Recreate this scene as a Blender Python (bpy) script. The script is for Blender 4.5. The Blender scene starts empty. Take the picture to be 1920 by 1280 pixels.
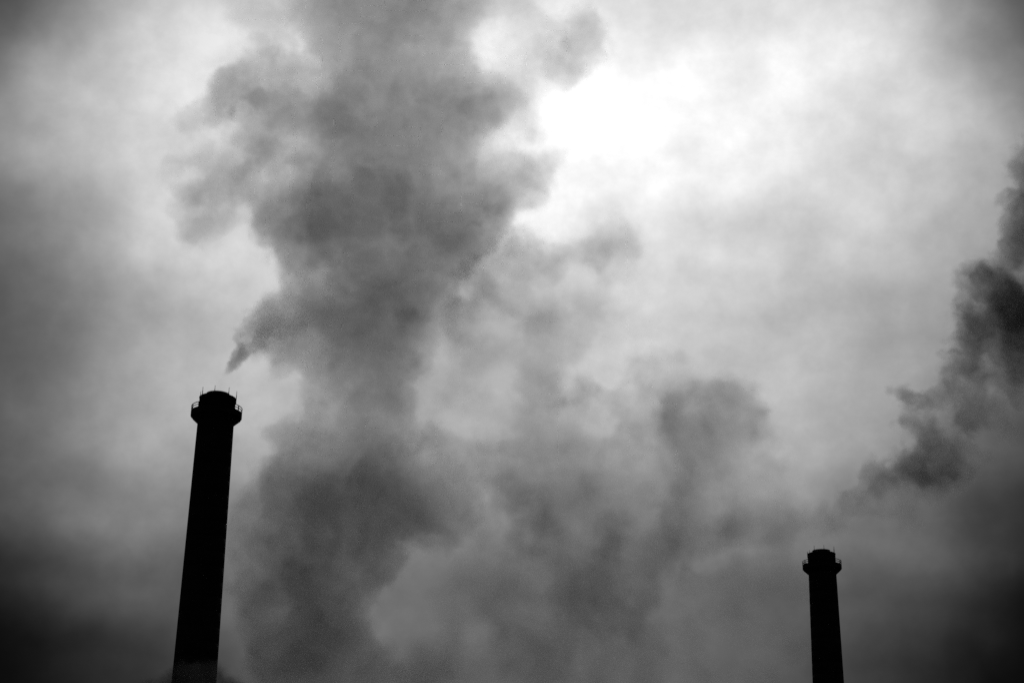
import bpy, bmesh, math, random
from mathutils import Vector, Matrix
R = math.radians
sc = bpy.context.scene
col = sc.collection

# ------------------------------------------------------------------ camera, sky light, sun, exposure
cd = bpy.data.cameras.new('camera')
cam = bpy.data.objects.new('camera', cd); col.objects.link(cam)
cd.sensor_width = 36.0; cd.lens = 55.0; cd.clip_start = 0.1; cd.clip_end = 20000.0
PITCH, ROLL = R(20.1), R(0.92)
fw = Vector((0, math.cos(PITCH), math.sin(PITCH)))
r0 = Vector((1, 0, 0)); u0 = r0.cross(fw)
rt = r0 * math.cos(ROLL) + u0 * math.sin(ROLL); up = u0 * math.cos(ROLL) - r0 * math.sin(ROLL)
cam.matrix_world = Matrix(((rt.x, up.x, -fw.x, 0), (rt.y, up.y, -fw.y, 0), (rt.z, up.z, -fw.z, 1.7), (0, 0, 0, 1)))
sc.camera = cam

SUN_EL, SUN_AZ = R(27.5), R(5.5)
w = bpy.data.worlds.new('World'); sc.world = w; w.use_nodes = True
wn = w.node_tree; bg = wn.nodes['Background']
st = wn.nodes.new('ShaderNodeTexSky'); st.sky_type = 'NISHITA'; st.sun_disc = False
st.sun_elevation = SUN_EL; st.sun_rotation = SUN_AZ
bw = wn.nodes.new('ShaderNodeRGBToBW')            # the photograph is black and white
wn.links.new(st.outputs[0], bw.inputs[0]); wn.links.new(bw.outputs[0], bg.inputs[0])
bg.inputs[1].default_value = 0.1

sl = bpy.data.lights.new('sun', 'SUN'); sl.energy = 1.0; sl.angle = R(10); sl.color = (1, 1, 1)
so = bpy.data.objects.new('sun', sl); col.objects.link(so)
sd = Vector((math.sin(SUN_AZ) * math.cos(SUN_EL), math.cos(SUN_AZ) * math.cos(SUN_EL), math.sin(SUN_EL)))
so.location = sd * 500
so.rotation_euler = (-sd).to_track_quat('-Z', 'Y').to_euler()

vs = sc.view_settings
vs.view_transform = 'Standard'; vs.look = 'None'; vs.exposure = 0.0; vs.gamma = 1.0
sc.render.engine = 'CYCLES'
cy = sc.cycles
cy.use_denoising = False
cy.use_adaptive_sampling = True; cy.adaptive_threshold = 0.02
cy.sample_clamp_indirect = 3.0
cy.max_bounces = 8; cy.volume_bounces = 2; cy.diffuse_bounces = 2; cy.transparent_max_bounces = 16
cy.volume_step_rate = 2.0; cy.volume_max_steps = 128

# ------------------------------------------------------------------ helpers
def tag(o, label=None, cat=None, group=None, kind=None):
    if label: o['label'] = label
    if cat: o['category'] = cat
    if group: o['group'] = group
    if kind: o['kind'] = kind
    return o

def link_mesh(name, bm, mat, parent=None, smooth=False):
    me = bpy.data.meshes.new(name); bm.to_mesh(me); bm.free()
    if mat: me.materials.append(mat)
    if smooth:
        for p in me.polygons: p.use_smooth = True
    o = bpy.data.objects.new(name, me); col.objects.link(o)
    if parent: o.parent = parent
    return o

class NT:
    """small helper for writing node maths"""
    def __init__(s, nt, math_t, vmath_t): s.nt, s.mt, s.vt = nt, math_t, vmath_t
    def node(s, t, **kw):
        n = s.nt.nodes.new(t)
        for k, v in kw.items(): setattr(n, k, v)
        return n
    def put(s, sock, v):
        if isinstance(v, bpy.types.NodeSocket): s.nt.links.new(v, sock)
        else: sock.default_value = v
    def m(s, op, a, b=None, c=None, clamp=False):
        n = s.node(s.mt, operation=op, use_clamp=clamp)
        for i, v in enumerate((a, b, c)):
            if v is not None: s.put(n.inputs[i], v)
        return n.outputs[0]
    def v(s, op, a, b=None, c=None, scale=None):
        n = s.node(s.vt, operation=op)
        for i, x in enumerate((a, b, c)):
            if x is not None: s.put(n.inputs[i], x)
        if scale is not None: s.put(n.inputs['Scale'], scale)
        return n.outputs['Value'] if op in ('DOT_PRODUCT', 'DISTANCE', 'LENGTH') else n.outputs[0]
    def noise(s, vec, scale, detail=4.0, rough=0.5, dist=0.0, colour=False):
        n = s.node('ShaderNodeTexNoise')
        s.put(n.inputs['Vector'], vec); s.put(n.inputs['Scale'], scale); s.put(n.inputs['Detail'], detail)
        s.put(n.inputs['Roughness'], rough); s.put(n.inputs['Distortion'], dist)
        return n.outputs['Color'] if colour else n.outputs[0]

# ------------------------------------------------------------------ the overcast sky: a cloud deck that lets the daylight through
# optical thickness of the deck by bearing (-26 to 26 degrees from north, every 2) and height above the horizon; lens vignette painted in as thicker corners
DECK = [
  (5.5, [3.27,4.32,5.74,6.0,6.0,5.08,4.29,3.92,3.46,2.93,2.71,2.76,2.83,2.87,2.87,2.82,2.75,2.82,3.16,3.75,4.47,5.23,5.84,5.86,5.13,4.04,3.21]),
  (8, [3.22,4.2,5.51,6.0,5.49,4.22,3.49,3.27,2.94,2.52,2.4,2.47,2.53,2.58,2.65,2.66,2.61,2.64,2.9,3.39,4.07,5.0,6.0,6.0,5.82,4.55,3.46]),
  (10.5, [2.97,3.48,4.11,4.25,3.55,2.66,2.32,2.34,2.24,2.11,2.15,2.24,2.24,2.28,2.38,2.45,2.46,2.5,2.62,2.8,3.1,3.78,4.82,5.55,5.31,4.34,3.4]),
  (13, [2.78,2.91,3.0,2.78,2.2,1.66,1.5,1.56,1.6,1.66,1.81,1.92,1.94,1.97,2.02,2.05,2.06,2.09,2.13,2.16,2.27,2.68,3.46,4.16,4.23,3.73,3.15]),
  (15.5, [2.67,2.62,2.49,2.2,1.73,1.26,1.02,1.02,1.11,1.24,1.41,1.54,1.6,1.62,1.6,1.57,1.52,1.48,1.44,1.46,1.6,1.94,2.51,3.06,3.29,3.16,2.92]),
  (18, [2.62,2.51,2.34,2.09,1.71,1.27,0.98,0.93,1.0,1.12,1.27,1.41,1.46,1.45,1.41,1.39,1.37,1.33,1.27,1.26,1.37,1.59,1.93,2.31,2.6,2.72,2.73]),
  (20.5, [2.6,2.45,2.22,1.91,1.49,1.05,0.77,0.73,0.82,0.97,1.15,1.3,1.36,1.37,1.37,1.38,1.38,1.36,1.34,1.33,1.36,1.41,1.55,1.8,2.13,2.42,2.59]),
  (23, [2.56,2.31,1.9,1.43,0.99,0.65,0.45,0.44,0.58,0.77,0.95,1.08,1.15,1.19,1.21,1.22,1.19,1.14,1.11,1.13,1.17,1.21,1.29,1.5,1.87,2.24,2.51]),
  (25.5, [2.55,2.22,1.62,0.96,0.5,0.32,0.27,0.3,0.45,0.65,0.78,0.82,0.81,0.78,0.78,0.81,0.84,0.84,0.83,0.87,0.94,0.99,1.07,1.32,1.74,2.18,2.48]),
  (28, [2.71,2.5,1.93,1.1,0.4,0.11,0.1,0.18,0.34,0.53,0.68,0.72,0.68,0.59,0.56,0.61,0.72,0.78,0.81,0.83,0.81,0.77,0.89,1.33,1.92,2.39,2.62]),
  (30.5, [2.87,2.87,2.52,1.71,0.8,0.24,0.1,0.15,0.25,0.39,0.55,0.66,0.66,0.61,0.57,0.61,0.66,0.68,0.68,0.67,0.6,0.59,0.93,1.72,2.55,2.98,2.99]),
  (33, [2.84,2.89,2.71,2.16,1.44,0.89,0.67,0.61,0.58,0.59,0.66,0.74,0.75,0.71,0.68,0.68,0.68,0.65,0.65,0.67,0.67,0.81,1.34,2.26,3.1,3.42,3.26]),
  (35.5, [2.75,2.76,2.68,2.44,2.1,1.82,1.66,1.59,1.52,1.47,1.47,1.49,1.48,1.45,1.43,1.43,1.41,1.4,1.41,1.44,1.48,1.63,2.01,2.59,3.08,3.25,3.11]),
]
DECK_N1, DECK_N2 = 0.8, 0.75
deck_mat = bpy.data.materials.new('cloud_deck'); deck_mat.use_nodes = True
nt = deck_mat.node_tree; nt.nodes.clear()
g = NT(nt, 'ShaderNodeMath', 'ShaderNodeVectorMath')
tc = g.node('ShaderNodeTexCoord')
d0 = g.v('NORMALIZE', tc.outputs['Object'])
warp = g.noise(d0, 9.0, 4.0, 0.5, 0.0, colour=True)
d1 = g.v('NORMALIZE', g.v('ADD', d0, g.v('SCALE', g.v('SUBTRACT', warp, (0.5, 0.5, 0.5)), scale=0.07)))
sx = g.node('ShaderNodeSeparateXYZ'); nt.links.new(d1, sx.inputs[0])
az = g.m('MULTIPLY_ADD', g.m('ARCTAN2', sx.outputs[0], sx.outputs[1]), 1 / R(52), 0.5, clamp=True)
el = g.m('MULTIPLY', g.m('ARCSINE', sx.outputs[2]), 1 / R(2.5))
BASE, SPAN = 2.7, 6.0  # BASE: deck outside the view, made thick so the chimneys stay black
tau = BASE
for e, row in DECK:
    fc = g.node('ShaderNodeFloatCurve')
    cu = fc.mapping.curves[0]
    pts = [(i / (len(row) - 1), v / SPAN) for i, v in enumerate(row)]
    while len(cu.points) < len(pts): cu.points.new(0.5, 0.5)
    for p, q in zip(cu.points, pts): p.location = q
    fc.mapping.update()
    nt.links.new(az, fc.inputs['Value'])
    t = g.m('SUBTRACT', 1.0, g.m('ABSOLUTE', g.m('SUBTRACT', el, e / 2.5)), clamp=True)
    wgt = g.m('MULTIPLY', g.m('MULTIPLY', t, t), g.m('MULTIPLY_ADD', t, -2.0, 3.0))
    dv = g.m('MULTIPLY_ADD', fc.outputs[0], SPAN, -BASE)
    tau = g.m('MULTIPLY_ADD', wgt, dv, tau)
# billows: soft fbm in the deck's thickness
n1 = g.noise(g.v('MULTIPLY', d0, (1.0, 1.0, 1.6)), 8.0, 6.0, 0.55, 0.0)
n2 = g.noise(d0, 20.0, 6.0, 0.6, 0.0)
tau = g.m('ADD', tau, g.m('MULTIPLY', g.m('SUBTRACT', n1, 0.5), DECK_N1))
tau = g.m('ADD', tau, g.m('MULTIPLY', g.m('SUBTRACT', n2, 0.5), DECK_N2))
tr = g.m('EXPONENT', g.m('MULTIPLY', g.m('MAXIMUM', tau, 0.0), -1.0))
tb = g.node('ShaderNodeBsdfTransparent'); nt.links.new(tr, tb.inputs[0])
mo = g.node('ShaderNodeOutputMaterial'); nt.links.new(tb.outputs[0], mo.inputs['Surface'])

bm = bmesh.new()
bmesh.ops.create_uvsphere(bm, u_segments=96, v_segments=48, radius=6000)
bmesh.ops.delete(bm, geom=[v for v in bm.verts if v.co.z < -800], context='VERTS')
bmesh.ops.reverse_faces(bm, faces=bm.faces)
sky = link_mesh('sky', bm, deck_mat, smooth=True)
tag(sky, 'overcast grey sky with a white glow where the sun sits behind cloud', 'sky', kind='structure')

# ------------------------------------------------------------------ ground
def solid(name, colour, rough=0.9, nscale=0.4, var=0.5, bump=0.2):
    m = bpy.data.materials.new(name); m.use_nodes = True
    t = m.node_tree; b = t.nodes['Principled BSDF']; g = NT(t, 'ShaderNodeMath', 'ShaderNodeVectorMath')
    tc = g.node('ShaderNodeTexCoord'); n = g.noise(tc.outputs['Object'], nscale, 6.0, 0.6)
    v = g.m('MULTIPLY_ADD', n, colour * 2 * var, colour * (1 - var))
    cc = g.node('ShaderNodeCombineColor')
    for i in range(3): t.links.new(v, cc.inputs[i])
    t.links.new(cc.outputs[0], b.inputs['Base Color']); b.inputs['Roughness'].default_value = rough
    b.inputs['Specular IOR Level'].default_value = 0.2
    bp = g.node('ShaderNodeBump'); bp.inputs['Strength'].default_value = bump
    t.links.new(n, bp.inputs['Height']); t.links.new(bp.outputs[0], b.inputs['Normal'])
    return m
M_ground = solid('ground_soil', 0.05, nscale=0.05)
M_conc = solid('sooty_concrete', 0.035, nscale=0.3)
M_steel = solid('sooty_steel', 0.02, 0.6, nscale=2.0)
M_glass = solid('dark_lamp_glass', 0.02, 0.3, nscale=2.0)
bm = bmesh.new(); bmesh.ops.create_grid(bm, x_segments=40, y_segments=40, size=5600)
ground = link_mesh('ground', bm, M_ground)
tag(ground, 'flat dark ground on which the two chimneys stand', 'ground', kind='structure')

# ------------------------------------------------------------------ chimneys
def lathe(bm, prof, seg=72, close=False):
    rings = []
    for r, z in prof:
        rings.append([bm.verts.new((r * math.cos(2 * math.pi * i / seg), r * math.sin(2 * math.pi * i / seg), z)) for i in range(seg)])
    pairs = list(zip(rings, rings[1:])) + ([(rings[-1], rings[0])] if close else [])
    for a, b in pairs:
        for i in range(seg):
            bm.faces.new((a[i], a[(i + 1) % seg], b[(i + 1) % seg], b[i]))
    return rings

def tube(bm, p, q, r, seg=8):
    p, q = Vector(p), Vector(q); d = (q - p); L = d.length
    mat = Matrix.Translation((p + q) / 2) @ d.to_track_quat('Z', 'Y').to_matrix().to_4x4()
    bmesh.ops.create_cone(bm, cap_ends=True, segments=seg, radius1=r, radius2=r, depth=L, matrix=mat)

def ring_tube(bm, R0, z, r, seg=72, n=8):
    prof = [(R0 + r * math.cos(2 * math.pi * k / n), z + r * math.sin(2 * math.pi * k / n)) for k in range(n)]
    lathe(bm, prof, seg, close=True)

def box(bm, c, s, rot=0):
    mat = Matrix.Rotation(rot, 4, 'Z') @ Matrix.Translation(c) @ Matrix.Diagonal((*s, 1))
    bmesh.ops.create_cube(bm, size=1.0, matrix=mat)

def chimney(label, x, y, top, k, taper, rods, lights, post0):
    """heights are metres below / above the gallery floor at `top`; k scales the whole head"""
    root = bpy.data.objects.new('chimney', None); col.objects.link(root)
    root.location = (x, y, 0); tag(root, label, 'chimney', 'factory chimneys')
    rc = 3.72 * k
    z = lambda h: top + h * k
    # shaft: tapered, with faint pour joints every few metres
    bm = bmesh.new(); prof = []; h = 0.0; zt = z(-2.3)
    prof.append((rc + taper * zt, 0.0))
    while h < zt - 4:
        h += 3.0
        r = rc + taper * (zt - h)
        prof += [(r, h - 0.04), (r - 0.03, h - 0.02), (r - 0.03, h + 0.02), (r, h + 0.04)]
    prof.append((rc, zt)); prof.append((rc, z(-1.0)))
    lathe(bm, prof, 96)
    link_mesh('shaft', bm, M_conc, root, True)
    # head drum above the gallery, with a small lip and the liner (flue) standing out of it
    bm = bmesh.new()
    lathe(bm, [(rc + .02, z(-0.98)), (rc + .02, z(3.0)), (rc + .10 * k, z(3.06)), (rc + .10 * k, z(3.24)), (rc - .05, z(3.32)), (2.45 * k, z(3.36))], 96)
    link_mesh('head_drum', bm, M_conc, root, True)
    bm = bmesh.new(); rf = 2.38 * k
    lathe(bm, [(rf, z(3.2)), (rf, z(4.0)), (rf + .06, z(4.06)), (rf + .02, z(4.16)), (rf - .25, z(4.16)), (rf - .3, z(4.0)), (rf - .3, z(-6))], 72)
    link_mesh('flue', bm, M_steel, root, True)
    # gallery: floor ring with kick rim
    Rg = 5.25 * k
    bm = bmesh.new()
    lathe(bm, [(rc + .01, z(-0.12)), (Rg - .12, z(-0.12)), (Rg - .12, z(0.1)), (Rg, z(0.1)), (Rg, z(-0.92)), (Rg - .15, z(-1.02)), (Rg - .6, z(-1.0)), (rc + .01, z(-1.02))], 96)
    link_mesh('gallery', bm, M_conc, root)
    # conical corbel with ribs
    bm = bmesh.new()
    lathe(bm, [(rc + .03, z(-2.05)), (Rg - .95 * k, z(-1.22)), (Rg - .75 * k, z(-1.03))], 96)
    link_mesh('corbel', bm, M_conc, root)
    for i in range(20):
        a = 2 * math.pi * (i + .35) / 20
        bm = bmesh.new(); ca, sa = math.cos(a), math.sin(a); t = 0.13
        pr = [(rc - .05, z(-0.98)), (Rg - .1, z(-1.0)), (Rg - .12, z(-1.16)), (rc + .15, z(-2.3)), (rc - .05, z(-2.42))]
        vs_ = [[bm.verts.new((r * ca - s * t * sa, r * sa + s * t * ca, zz)) for r, zz in pr] for s in (-1, 1)]
        bm.faces.new(vs_[0]); bm.faces.new(vs_[1][::-1])
        for j in range(5):
            bm.faces.new((vs_[0][j], vs_[1][j], vs_[1][(j + 1) % 5], vs_[0][(j + 1) % 5]))
        link_mesh('bracket', bm, M_steel, root)
    # guard railing
    bm = bmesh.new(); Rr = Rg - .06
    ring_tube(bm, Rr, z(1.12), 0.085)
    rail = link_mesh('guard_rail', bm, M_steel, root, True)
    bm = bmesh.new(); ring_tube(bm, Rr, z(0.6), 0.075)
    link_mesh('middle_rail', bm, M_steel, rail, True)
    for i in range(14):
        a = 2 * math.pi * i / 14 + post0
        bm = bmesh.new()
        box(bm, (Rr, 0, z(0.53)), (.12, .24, 1.12 * k), a)
        link_mesh('post', bm, M_steel, rail)
    # lightning rods clamped round the drum
    for i, (deg, hh) in enumerate(rods):
        a = R(90 - deg); q = rc + .12 * k
        bm = bmesh.new()
        tube(bm, (q * math.cos(a), q * math.sin(a), z(2.1)), (q * math.cos(a), q * math.sin(a), z(3.3) + hh * .45), .08, 6)
        tube(bm, (q * math.cos(a), q * math.sin(a), z(3.3) + hh * .4), (q * math.cos(a), q * math.sin(a), z(3.3) + hh), .05, 6)
        for zz in (2.2, 2.9): box(bm, (q - .04, 0, z(zz)), (.16, .16, .1), a)
        link_mesh('lightning_rod', bm, M_steel, root)
    # obstruction lamps on the railing
    for deg, rr, hh in lights:
        a = R(90 - deg)
        bm = bmesh.new()
        box(bm, (rr * k, 0, z(hh)), (.5, .42, .36), a)
        box(bm, (rr * k, 0, z(hh * .5)), (.1, .1, hh * k), a)
        la = link_mesh('warning_lamp', bm, M_steel, root)
        bm = bmesh.new()
        bmesh.ops.create_uvsphere(bm, u_segments=16, v_segments=8, radius=.17, matrix=Matrix.Rotation(a, 4, 'Z') @ Matrix.Translation((rr * k, 0, z(hh) + .24)))
        link_mesh('lens', bm, M_glass, la, True)
    return root

chimney('larger black chimney whose foot is hidden in smoke', -61.2, 311, 98.6, 1.0, 0.0112,
        [(-81, 1.55), (-47, 1.6), (-4, 1.5), (40, 1.55), (88, 1.6), (135, 1.5), (180, 1.5), (-135, 1.5)],
        [(55, 4.55, .75), (-48, 3.9, 3.42)], R(4))
chimney('smaller black chimney below the dark billowing smoke', 81.62, 402, 88.1, 0.955, 0.0133,
        [(-92, .5), (-45, 1.5), (-4, 1.45), (40, 1.5), (74, 1.6), (128, 1.5), (180, 1.5), (-140, 1.5)],
        [(72, 4.1, .85), (-55, 4.6, .9), (-75, 4.3, .5)], R(-7))

# ------------------------------------------------------------------ smoke and steam: real volumes, grids built by geometry nodes
# every plume is a list of puffs (x, y, z, radius, strength) in metres
STEAM = [
  (-17.0,455.0,125.3,8.0,0.9), (-13.6,455.0,118.7,7.2,0.8), (-19.6,455.0,107.3,7.9,0.9), (-78.8,455.0,106.3,4.7,1), (-80.1,455.0,92.0,3.8,0.8), (-59.8,455.0,67.5,12.3,1.8), (-69.7,455.0,76.5,9.3,2), (-52.7,455.0,76.8,10.8,2), (-73.6,455.0,88.9,7.8,2), (-61.2,455.0,89.1,12.5,2), (-48.6,455.0,87.7,10.9,1.8), (-77.1,455.0,82.6,4.0,1.8), (-73.8,455.0,69.6,6.1,1.8), (-79.1,455.0,99.9,4.7,1.6), (-78.6,455.0,114.4,4.8,1.6), (-60.3,455.0,75.2,9.3,2.1), (-46.4,455.0,75.4,9.3,2), (-40.1,455.0,70.9,7.7,1.8), (-71.4,455.0,101.6,9.4,1.8), (-57.3,455.0,103.4,14.2,2), (-41.7,455.0,105.3,14.2,2), (-27.6,455.0,110.4,11.9,1.8), (-19.9,455.0,117.0,9.6,1.5), (-69.3,455.0,117.8,11.2,1.6), (-53.4,455.0,118.1,14.3,1.8), (-37.5,455.0,118.3,14.3,1.8), (-24.9,455.0,123.5,9.6,0.9), (-36.5,455.0,95.8,7.8,1.6), (-15.0,455.0,112.2,5.6,0.98), (-73.1,455.0,126.0,8.0,0.9), (-63.8,455.0,131.1,9.7,1), (-50.8,455.0,129.7,12.9,1), (-38.0,455.0,129.9,11.2,1), (-68.9,455.0,136.1,6.5,1), (-73.8,455.0,136.8,4.5,0.9), (-61.2,455.0,141.3,8.1,1), (-49.8,455.0,141.5,13.0,1), (-38.6,455.0,143.4,9.7,1), (-58.4,455.0,149.8,6.5,1), (-31.7,455.0,133.3,8.1,0.9), (-33.9,455.0,148.5,6.5,0.8), (-54.3,455.0,163.8,11.5,1.1), (-50.5,455.0,153.4,9.8,1.1), (-40.8,455.0,157.0,13.1,1.2), (-31.2,455.0,162.4,9.9,1), (-26.5,455.0,169.5,6.6,0.9), (-60.6,455.0,158.4,5.6,0.8), (-65.8,455.0,64.4,9.2,1.8), (-47.3,455.0,61.7,13.7,1.6), (-32.0,455.0,61.9,12.2,1.5), (-20.0,455.0,68.2,7.7,1.2), (-26.3,455.0,73.4,5.5,0.98), (-79.3,455.0,167.7,5.6,1.1), (-74.6,455.0,172.2,7.6,1.3), (-72.4,455.0,164.3,7.6,1.1), (-81.4,455.0,163.3,4.3,0.9), (-76.8,455.0,180.2,5.7,1.1), (-79.8,455.0,175.7,4.6,1), (-70.4,455.0,158.3,4.9,0.7), (-66.0,455.0,167.1,9.9,1.2), (-56.4,455.0,172.5,14.1,1.3), (-43.2,455.0,172.8,14.9,1.3), (-68.2,455.0,175.9,8.3,1.3), (-31.7,455.0,176.5,10.8,1.1), (-67.0,455.0,183.1,9.2,1.3), (-52.1,455.0,185.1,15.0,1.3), (-35.4,455.0,187.2,15.1,1.3), (-23.8,455.0,191.0,10.1,1), (-17.3,455.0,196.6,9.3,0.9), (-20.2,455.0,180.3,7.5,0.67), (-69.6,455.0,197.5,10.1,1.2), (-58.0,455.0,201.4,15.2,1.2), (-41.1,455.0,201.7,16.9,1.2), (-22.4,455.0,200.2,14.4,1.2), (-10.7,455.0,206.0,11.0,1.1), (-4.1,455.0,211.7,8.5,0.9), (-75.6,455.0,212.3,10.2,1.1), (-78.5,455.0,204.8,6.8,0.9), (-64.0,455.0,218.1,16.2,1.1), (-45.3,455.0,220.3,19.7,1.1), (-24.8,455.0,220.7,18.8,1.1), (-9.4,455.0,221.0,13.7,1.1), (0.9,455.0,225.0,11.2,0.9), (7.7,455.0,230.8,8.6,0.67), (12.8,455.0,232.8,6.2,0.5), (4.1,455.0,242.3,8.7,0.67), (6.1,455.0,217.5,6.8,0.67), (-78.4,455.0,227.4,10.3,0.9), (-63.4,455.0,237.2,15.6,0.73), (-46.2,455.0,239.5,19.1,0.73), (-28.9,455.0,241.8,19.1,0.73), (-13.2,455.0,240.1,15.6,0.73), (-1.2,455.0,250.1,10.5,0.5), (-60.9,455.0,254.9,14.0,0.7), (-47.0,455.0,257.2,16.7,0.7), (-29.5,455.0,259.5,16.7,0.7), (-15.4,455.0,255.8,12.3,0.77), (-61.9,455.0,273.0,15.1,0.63), (-44.3,455.0,275.3,18.7,0.7), (-26.6,455.0,277.7,16.0,0.67), (-66.4,455.0,289.3,14.4,0.63), (-52.3,455.0,293.8,19.8,0.7), (-34.4,455.0,296.2,19.8,0.7), (-17.9,455.0,288.2,10.8,0.56), (-6.6,455.0,256.9,8.8,0.7), (-11.8,455.0,251.9,7.9,0.6), (5.6,455.0,262.1,10.6,0.4), (19.7,455.0,267.4,9.7,0.75), (24.2,455.0,273.6,8.0,0.6), (16.2,455.0,260.3,7.0,0.55), (10.8,455.0,276.4,10.7,0.42), (0.0,455.0,284.4,12.5,0.35), (19.7,455.0,284.7,10.7,0.45), (25.1,455.0,280.7,5.4,0.5), (-3.3,455.0,270.0,8.9,0.25), (-94.2,455.0,254.3,9.6,1.1), (-83.1,455.0,245.7,11.5,1.2), (-98.9,455.0,247.3,7.7,0.88), (-107.3,455.0,243.3,6.6,0.62), (-82.4,455.0,260.5,9.7,0.75), (-85.8,455.0,234.9,10.4,1.1), (-93.8,455.0,227.1,8.4,0.75), (-102.7,455.0,230.8,7.6,0.62), (-98.9,455.0,215.6,9.4,1.1), (-106.9,455.0,219.2,6.0,0.75), (-102.3,455.0,205.3,7.5,0.88), (-108.6,455.0,209.8,5.6,0.5), (-88.0,455.0,217.7,8.4,1.1), (-92.4,455.0,208.2,7.5,0.5), (-83.6,455.0,278.7,11.8,0.44), (-91.2,455.0,284.7,9.8,0.25), (-74.6,455.0,248.8,9.6,1), (-73.6,455.0,260.7,7.7,0.75), (-111.0,455.0,226.8,5.7,0.5), 
]
CHIM = [
  (-61.7,312.0,104.3,1.1,0.12), (-61.4,312.0,105.8,1.1,0.16), (-60.8,312.0,107.2,1.0,0.35), (-60.2,312.0,108.3,1.1,1.3), (-59.4,312.0,109.2,1.6,2), (-58.3,312.0,110.3,1.9,2.2), (-56.5,312.0,111.1,2.3,1.4), (-58.1,312.0,111.5,1.6,2.2), (-59.1,312.0,112.0,1.1,1.4), (-57.5,312.0,112.5,1.8,1.8), (-57.4,312.0,114.2,1.8,1.6), (-58.4,312.0,115.4,1.6,1.2), (-57.3,312.0,117.3,2.0,1), (-56.7,312.0,119.8,1.8,0.8), (-55.1,312.0,113.7,2.3,1.2), (-57.7,312.0,122.2,1.1,0.5), (-54.5,312.0,117.4,2.9,0.8), (-53.2,312.0,115.0,3.4,0.7), (-55.0,312.0,121.0,2.0,0.7), (-52.4,312.0,119.8,4.1,0.5), (-59.1,312.0,118.3,0.9,0.5), (-52.9,312.0,123.5,3.0,0.5), (-50.4,312.0,124.8,4.6,0.25), (-48.8,312.0,117.5,5.7,0.3), (-45.6,312.0,121.2,6.8,0.15), 
]
RIGHT = [
  (83.1,405.0,95.9,1.7,0.06), (85.5,405.0,99.5,2.3,0.08), (89.2,405.0,103.9,3.4,0.12), (93.0,405.0,108.3,3.7,0.3), (96.8,405.0,112.1,4.8,0.5), (97.8,405.0,116.5,3.4,0.5), (101.2,405.0,112.9,5.4,0.7), (106.3,405.0,115.2,6.3,1), (112.1,405.0,115.3,6.6,1.3), (117.7,405.0,114.6,5.7,1.4), (121.9,405.0,113.2,3.7,1.2), (125.0,405.0,115.5,2.3,0.6), (106.4,405.0,136.2,3.5,0.6), (109.5,405.0,135.5,4.4,0.8), (114.3,405.0,135.6,4.4,0.7), (107.3,405.0,128.7,3.8,0.7), (112.3,405.0,127.2,5.2,0.8), (112.5,405.0,121.2,5.7,0.9), (118.3,405.0,121.3,6.3,1), (124.0,405.0,121.4,4.3,0.5), (105.8,405.0,107.8,5.1,0.25), (98.5,405.0,104.8,5.1,0.18), (104.0,405.0,102.7,5.1,0.2), (91.5,405.0,106.9,4.3,0.2), (95.9,405.0,108.4,2.8,0.5), (99.4,405.0,107.7,2.3,0.4), (94.2,405.0,103.3,3.4,0.15), (108.2,405.0,101.3,3.4,0.2), (128.1,405.0,118.5,3.2,0.4), (120.2,405.0,109.5,2.8,0.6), (103.2,405.0,137.0,2.0,0.3), (112.9,405.0,107.9,4.3,0.3), (118.3,405.0,148.3,1.8,0.5), (121.2,405.0,148.1,2.6,0.7), (120.0,405.0,142.6,4.7,0.7), (119.5,405.0,136.5,5.2,0.8), (123.4,405.0,130.4,6.4,1), (126.8,405.0,136.6,6.1,0.6), (124.5,405.0,144.2,5.9,0.8), (130.4,405.0,144.3,5.9,0.7), (125.9,405.0,152.1,5.6,0.9), (130.6,405.0,155.3,6.8,1.1), (124.8,405.0,164.7,3.3,0.7), (125.9,405.0,169.6,3.6,0.7), (127.7,405.0,172.8,3.3,0.6), (129.0,405.0,161.6,6.8,1.1), (131.1,405.0,169.6,6.6,1), (135.9,405.0,173.0,6.0,1), (135.7,405.0,162.5,8.0,1.5), (139.8,405.0,158.6,8.0,1.6), (142.6,405.0,165.0,8.9,1.4), (138.5,405.0,152.3,6.8,1.2), (141.5,405.0,146.1,7.3,1.1), (132.3,405.0,133.6,2.9,0.8), (132.5,405.0,127.6,2.6,0.8), (131.7,405.0,123.8,2.0,0.5), (136.5,405.0,139.8,5.3,0.9), (139.0,405.0,135.3,4.4,0.7), (129.0,405.0,129.0,4.9,0.5), (136.1,405.0,127.6,4.9,0.3), (139.6,405.0,187.8,3.6,0.6), (141.4,405.0,182.9,5.4,0.8), (142.9,405.0,191.2,5.2,0.8), (146.1,405.0,192.9,6.7,0.9), (143.3,405.0,203.0,3.7,0.5), (145.6,405.0,208.1,4.0,0.5), (141.1,405.0,196.2,3.0,0.4), (147.9,405.0,203.0,6.1,0.7), (151.0,405.0,211.6,6.8,0.6), (149.7,405.0,183.0,9.1,1.2), (149.4,405.0,158.8,12.4,1.6), (146.4,405.0,143.1,6.4,1), (156.7,405.0,199.8,12.2,1), (160.7,405.0,222.2,12.4,0.9), (168.8,405.0,212.0,12.3,0.9), (172.0,405.0,240.1,14.2,0.8), (183.5,405.0,256.7,16.0,0.7), (190.9,405.0,277.4,17.8,0.6), (162.5,405.0,183.2,10.6,1), (141.6,405.0,177.1,5.4,1), (138.9,405.0,180.4,3.6,0.7), (143.8,405.0,184.6,6.0,1), (85.5,405.0,101.0,4.8,0.4), (90.0,405.0,105.4,4.3,0.5), (93.7,405.0,106.9,3.7,0.5), (88.2,405.0,97.4,2.8,0.15), (98.4,405.0,103.3,3.1,0.35), (104.2,405.0,105.6,3.7,0.4), 
]
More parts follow.
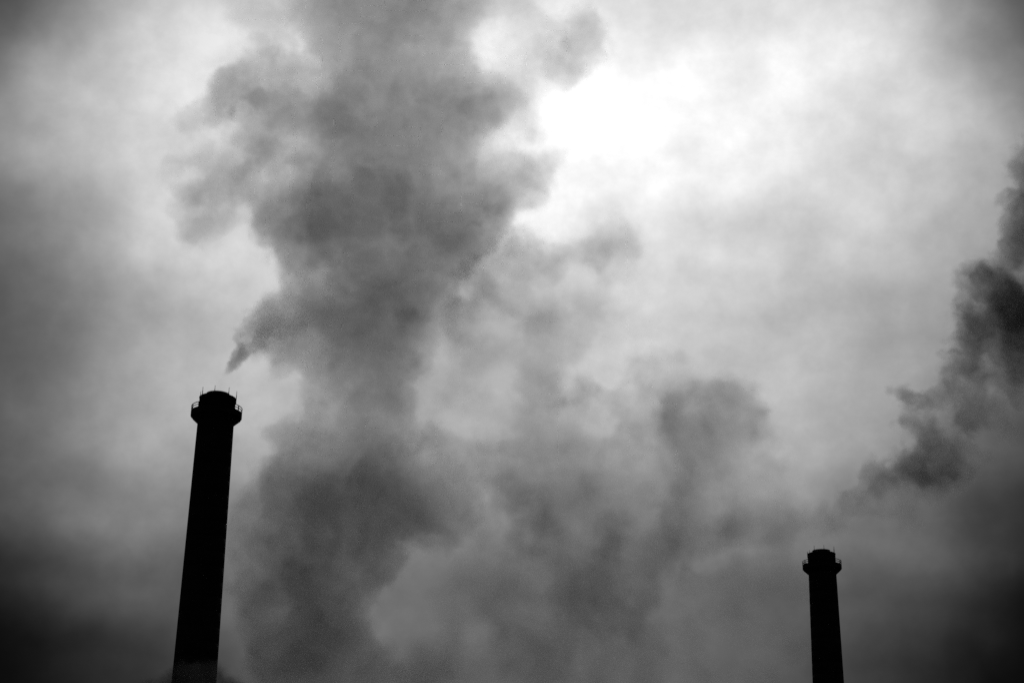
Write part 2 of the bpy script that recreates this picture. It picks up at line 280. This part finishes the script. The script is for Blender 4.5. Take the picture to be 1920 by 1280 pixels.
MURK = [
  (89.4,690.0,224.2,19.8,0.6), (103.9,690.0,214.1,19.7,0.5), (83.9,690.0,201.0,19.5,0.6), (25.3,690.0,187.4,21.8,0.5), (54.4,690.0,187.9,19.4,0.4), (-12.5,690.0,137.9,19.0,0.35), (10.6,690.0,199.8,22.0,0.4), (119.5,690.0,176.5,19.3,0.4), (-23.2,690.0,186.6,14.6,0.4), (-25.3,690.0,264.5,13.8,0.68), (-15.6,690.0,281.0,16.5,1.1), (-3.2,690.0,297.7,14.1,0.94), (9.6,690.0,292.4,14.0,0.94), (-0.3,690.0,275.8,13.9,0.81), (14.9,690.0,270.6,11.6,0.68), (19.9,690.0,287.1,10.4,0.54), (24.9,690.0,301.0,11.8,0.54), (40.3,690.0,306.8,13.1,0.68), (55.7,690.0,309.9,11.8,0.68), (55.5,690.0,293.2,11.7,0.27), (10.0,690.0,259.7,11.6,0.68), (-22.4,690.0,248.5,13.7,0.41), (-7.4,690.0,248.8,11.5,0.41), (32.6,690.0,265.5,16.4,0.34), (55.2,690.0,265.9,13.9,0.27), (60.0,690.0,242.0,11.5,0.54), (75.0,690.0,244.9,10.2,0.41), (-29.3,690.0,227.4,11.4,0.41), (-14.3,690.0,222.4,11.4,0.34), (10.3,690.0,230.6,11.4,0.94), (22.7,690.0,228.2,11.4,1.2), (35.0,690.0,231.1,9.2,1.1), (5.5,690.0,215.0,11.3,0.68), (25.2,690.0,210.2,13.5,0.54), (37.5,690.0,220.7,9.1,0.68), (67.2,690.0,229.0,11.4,1.1), (79.4,690.0,221.4,13.6,1.4), (91.9,690.0,226.8,13.6,1.1), (106.9,690.0,229.7,11.4,0.94), (116.4,690.0,219.5,10.1,0.94), (120.8,690.0,206.7,7.8,0.81), (74.2,690.0,208.5,13.5,1.2), (86.3,690.0,201.0,11.2,1.1), (101.3,690.0,211.5,11.3,0.68), (62.1,690.0,213.4,9.1,0.68), (81.1,690.0,185.9,13.3,1.1), (61.8,690.0,193.1,10.0,0.54), (-28.6,690.0,204.2,11.3,0.54), (-13.8,690.0,199.4,13.4,0.81), (0.9,690.0,194.6,13.4,0.94), (18.0,690.0,192.3,13.4,0.94), (-3.7,690.0,179.5,13.3,1.1), (13.3,690.0,174.8,15.7,1.4), (32.6,690.0,180.1,13.3,1.1), (47.2,690.0,195.3,11.2,0.68), (42.2,690.0,170.3,11.1,0.68), (54.3,690.0,177.9,8.9,0.41), (-18.3,690.0,181.7,6.5,0.54), (25.4,690.0,155.4,15.5,1.4), (6.3,690.0,155.1,15.5,1.1), (44.5,690.0,150.9,17.6,1.4), (63.6,690.0,156.0,15.5,1.2), (82.9,690.0,163.6,15.6,1.1), (102.2,690.0,166.4,15.6,1.1), (121.4,690.0,164.3,15.6,0.81), (71.1,690.0,173.3,11.1,0.94), (140.7,690.0,167.0,11.1,0.41), (52.3,690.0,221.0,13.6,0.68), (54.6,690.0,205.6,13.5,0.81), (95.7,690.0,188.6,13.4,0.68), (107.9,690.0,188.8,11.2,0.47), (117.6,690.0,189.0,11.2,0.54), (25.1,690.0,246.7,13.7,0.47), (-19.6,690.0,238.0,13.7,0.41), (10.1,690.0,243.8,13.7,0.47), (37.4,690.0,200.2,11.2,0.81), (40.2,690.0,292.9,14.0,0.41), (-12.6,690.0,142.7,13.1,0.94), (-16.9,690.0,126.0,13.0,0.81), (81.9,690.0,120.5,12.9,0.81), (81.4,690.0,102.0,12.8,0.68), (-13.0,690.0,162.1,11.0,0.68), (98.6,690.0,130.2,13.0,0.68), (139.3,690.0,140.4,13.0,0.41), (-31.2,690.0,130.5,10.9,0.54), (-40.9,690.0,206.6,13.5,0.68), (-0.6,690.0,135.7,15.4,1.2), (20.7,690.0,133.7,17.5,1.4), (42.0,690.0,131.7,17.5,1.6), (60.9,690.0,134.4,15.4,1.6), (80.0,690.0,141.8,13.1,0.94), (101.5,690.0,144.6,13.1,0.68), (120.5,690.0,144.9,13.1,0.68), (2.1,690.0,114.6,15.2,1.4), (23.2,690.0,112.6,17.3,1.5), (44.2,690.0,112.9,15.2,1.5), (63.0,690.0,113.2,12.9,1.4), (37.2,690.0,94.4,17.2,1.4), (11.7,690.0,94.0,17.1,1.1), (60.4,690.0,94.8,15.1,1.1), (-11.6,690.0,100.5,12.8,0.81), (-23.7,690.0,116.5,10.8,1.2), (-28.0,690.0,102.5,12.8,1.4), (-44.2,690.0,100.0,12.8,1.2), (105.4,690.0,120.9,12.9,0.41), (124.0,690.0,116.5,12.9,0.54), (88.2,690.0,95.2,15.1,0.54), (111.4,690.0,95.6,15.1,0.81), 
]
FOOT = [
  (-60.6,288.0,41.9,2.3,0.9), (-56.5,288.0,43.1,1.9,0.7), (-59.2,288.0,43.0,1.6,0.5), (-52.9,288.0,43.3,1.6,0.5), (-58.2,288.0,42.7,1.9,1), (-56.0,288.0,41.9,1.7,0.9), (-54.3,288.0,42.7,1.7,1), (-51.9,288.0,42.0,1.9,1), (-58.0,288.0,40.4,2.5,1.2), (-54.6,288.0,40.2,2.7,1.2), (-51.7,288.0,40.1,2.3,1), (-48.8,288.0,39.9,2.5,0.9), (-61.1,288.0,40.3,2.1,0.8), (-63.3,288.0,39.7,2.4,0.8), (-57.3,288.0,37.3,4.8,1.5), (-50.9,288.0,36.5,4.8,1.5), (-45.3,288.0,38.0,3.5,0.8), (-65.5,288.0,37.2,4.3,0.8), (-56.6,288.0,43.6,1.4,0.25), (-53.5,288.0,43.9,1.4,0.2), (-59.3,288.0,43.6,1.4,0.2), 
]

def smoke_mat(name, colour, absorb, k, aniso=0.25):
    m = bpy.data.materials.new(name); m.use_nodes = True
    t = m.node_tree; t.nodes.clear()
    pv = t.nodes.new('ShaderNodeVolumePrincipled'); o = t.nodes.new('ShaderNodeOutputMaterial')
    pv.inputs['Color'].default_value = (colour,) * 3 + (1,)
    pv.inputs['Absorption Color'].default_value = (absorb,) * 3 + (1,)
    pv.inputs['Anisotropy'].default_value = aniso
    pv.inputs['Density'].default_value = k
    t.links.new(pv.outputs[0], o.inputs['Volume'])
    return m

def plume(name, label, cat, puffs, mat, voxel, big, fine, warp_amp, seed, edge=0.22, group=None, depth=1.0, cut=0.0, rag=0.8, crease=0.28, mottle=2.0):
    """puffs -> density field; big / fine: sizes in metres of the two noises that break it up"""
    rnd = random.Random(seed)
    puffs = [(x, y + rnd.uniform(-.6, .6) * r * depth, z, r, s) for x, y, z, r, s in puffs]
    mx = [max(p[i] + p[3] * 1.45 for p in puffs) for i in range(3)]
    mn = [min(p[i] - p[3] * 1.45 for p in puffs) for i in range(3)]
    org = Vector((sum(p[0] for p in puffs) / len(puffs), sum(p[1] for p in puffs) / len(puffs), mn[2]))
    bm = bmesh.new()
    for p in puffs: bm.verts.new(Vector(p[:3]) - org)
    o = link_mesh(name, bm, mat); o.location = org
    tag(o, label, cat, group, 'stuff')
    ng = bpy.data.node_groups.new(name + '_puffs', 'GeometryNodeTree')
    ng.interface.new_socket('Geometry', in_out='INPUT', socket_type='NodeSocketGeometry')
    ng.interface.new_socket('Geometry', in_out='OUTPUT', socket_type='NodeSocketGeometry')
    g = NT(ng, 'ShaderNodeMath', 'ShaderNodeVectorMath')
    gi, go = g.node('NodeGroupInput'), g.node('NodeGroupOutput')
    pos = g.node('GeometryNodeInputPosition').outputs[0]
    off = (seed * 3.1, seed * 1.7, seed * 2.3)
    wv = g.noise(g.v('ADD', pos, off), 1.0 / big, 3.0, 0.5, 0.0, colour=True)
    wv2 = g.noise(g.v('ADD', pos, off), 3.0 / big, 6.0, 0.66, 0.0, colour=True)
    q = g.v('ADD', pos, g.v('SCALE', g.v('SUBTRACT', wv, (.5, .5, .5)), scale=warp_amp * 2))
    q = g.v('ADD', q, g.v('SCALE', g.v('SUBTRACT', wv2, (.5, .5, .5)), scale=warp_amp * 1.6))
    acc = wsum = 0.0
    for x, y, z_, r, s in puffs:
        c = Vector((x, y, z_)) - org
        f = g.m('MULTIPLY_ADD', g.v('DISTANCE', q, tuple(c)), -1.0 / (r * 1.5), 1.0, clamp=True)
        f = g.m('MULTIPLY', f, f)
        acc = g.m('ADD', f, acc)
        wsum = g.m('MULTIPLY_ADD', f, s, wsum)
    strength = g.m('DIVIDE', wsum, g.m('ADD', acc, 1e-4))
    # clumps and wisps eat into the soft field
    n = g.noise(g.v('ADD', q, off), 1.0 / fine, 7.0, 0.6, 0.0)
    rid = g.m('ABSOLUTE', g.m('MULTIPLY_ADD', n, 4.0, -2.0))                          # cauliflower creases
    n0 = g.noise(g.v('ADD', pos, off), 2.2 / big, 4.0, 0.55, 0.0)
    thr = g.m('ADD', g.m('MULTIPLY_ADD', rid, -crease, crease * .8), g.m('MULTIPLY_ADD', n0, -rag, 0.5 * rag + cut))
    dn = g.m('MULTIPLY', g.m('SUBTRACT', acc, thr), 1.0 / edge)
    dn = g.m('MULTIPLY', dn, g.m('MULTIPLY', acc, 20.0, clamp=True))
    mr = g.node('ShaderNodeMapRange', interpolation_type='SMOOTHSTEP')
    g.put(mr.inputs[0], dn)
    dens = g.m('MULTIPLY', mr.outputs[0], strength)
    dens = g.m('MULTIPLY', dens, g.m('POWER', g.m('MULTIPLY', acc, 1.6, clamp=True), 0.4))
    n3 = g.noise(g.v('ADD', q, off), 1.0 / fine, 7.0, 0.65, 0.0)
    dens = g.m('MULTIPLY', dens, g.m('MAXIMUM', g.m('MULTIPLY_ADD', n3, mottle, 1.0 - mottle * .5), 0.05))
    vc = g.node('GeometryNodeVolumeCube')
    g.put(vc.inputs['Density'], dens)
    lo = Vector(mn) - org; hi = Vector(mx) - org
    vc.inputs['Min'].default_value = lo; vc.inputs['Max'].default_value = hi
    for a, i in zip('XYZ', range(3)):
        vc.inputs['Resolution ' + a].default_value = max(8, int((hi[i] - lo[i]) / voxel))
    sm = g.node('GeometryNodeSetMaterial'); sm.inputs['Material'].default_value = mat
    ng.links.new(vc.outputs[0], sm.inputs[0]); ng.links.new(sm.outputs[0], go.inputs[0])
    md = o.modifiers.new('puffs', 'NODES'); md.node_group = ng
    return o

M_steam = smoke_mat('grey_steam', 0.78, 0.3, 0.065)
M_dark = smoke_mat('dark_smoke', 0.65, 0.25, 0.18)
M_ragged = smoke_mat('ragged_smoke', 0.7, 0.25, 0.23)
M_pale = smoke_mat('pale_smoke', 0.7, 0.25, 0.042)
M_sooty = smoke_mat('sooty_smoke', 0.26, 0.08, 0.6)
plume('steam_column', 'wide grey column of smoke rising from the bottom to the top edge', 'smoke', STEAM, M_steam, 0.8, 34.0, 9.0, 7.0, 3, crease=.5, edge=.2, rag=.5, mottle=.9, cut=-.08)
plume('chimney_smoke', 'dark wisp of smoke blowing off the top of the larger chimney', 'smoke', CHIM, M_dark, 0.3, 7.0, 2.2, 1.2, 5, group='smoke from the chimney tops', crease=.42, edge=.3, rag=1.0)
plume('chimney_smoke', 'ragged dark smoke climbing beside the right edge above the smaller chimney', 'smoke', RIGHT, M_ragged, 0.4, 12.0, 4.0, 3.2, 8, group='smoke from the chimney tops', crease=.55, edge=.25, rag=1.2, mottle=2.8, cut=-.12)
plume('drifting_smoke', 'thin mottled grey smoke hanging between the two chimneys', 'smoke', MURK, M_pale, 1.3, 34.0, 14.0, 9.0, 11, edge=0.32, rag=1.1, crease=.45, mottle=3.2, cut=-.08)
plume('low_smoke', 'low dark smoke drifting across the foot of the larger chimney', 'smoke', FOOT, M_sooty, 0.3, 6.0, 1.8, 2.0, 13, crease=.5, edge=.9, mottle=3.0, cut=-.1)
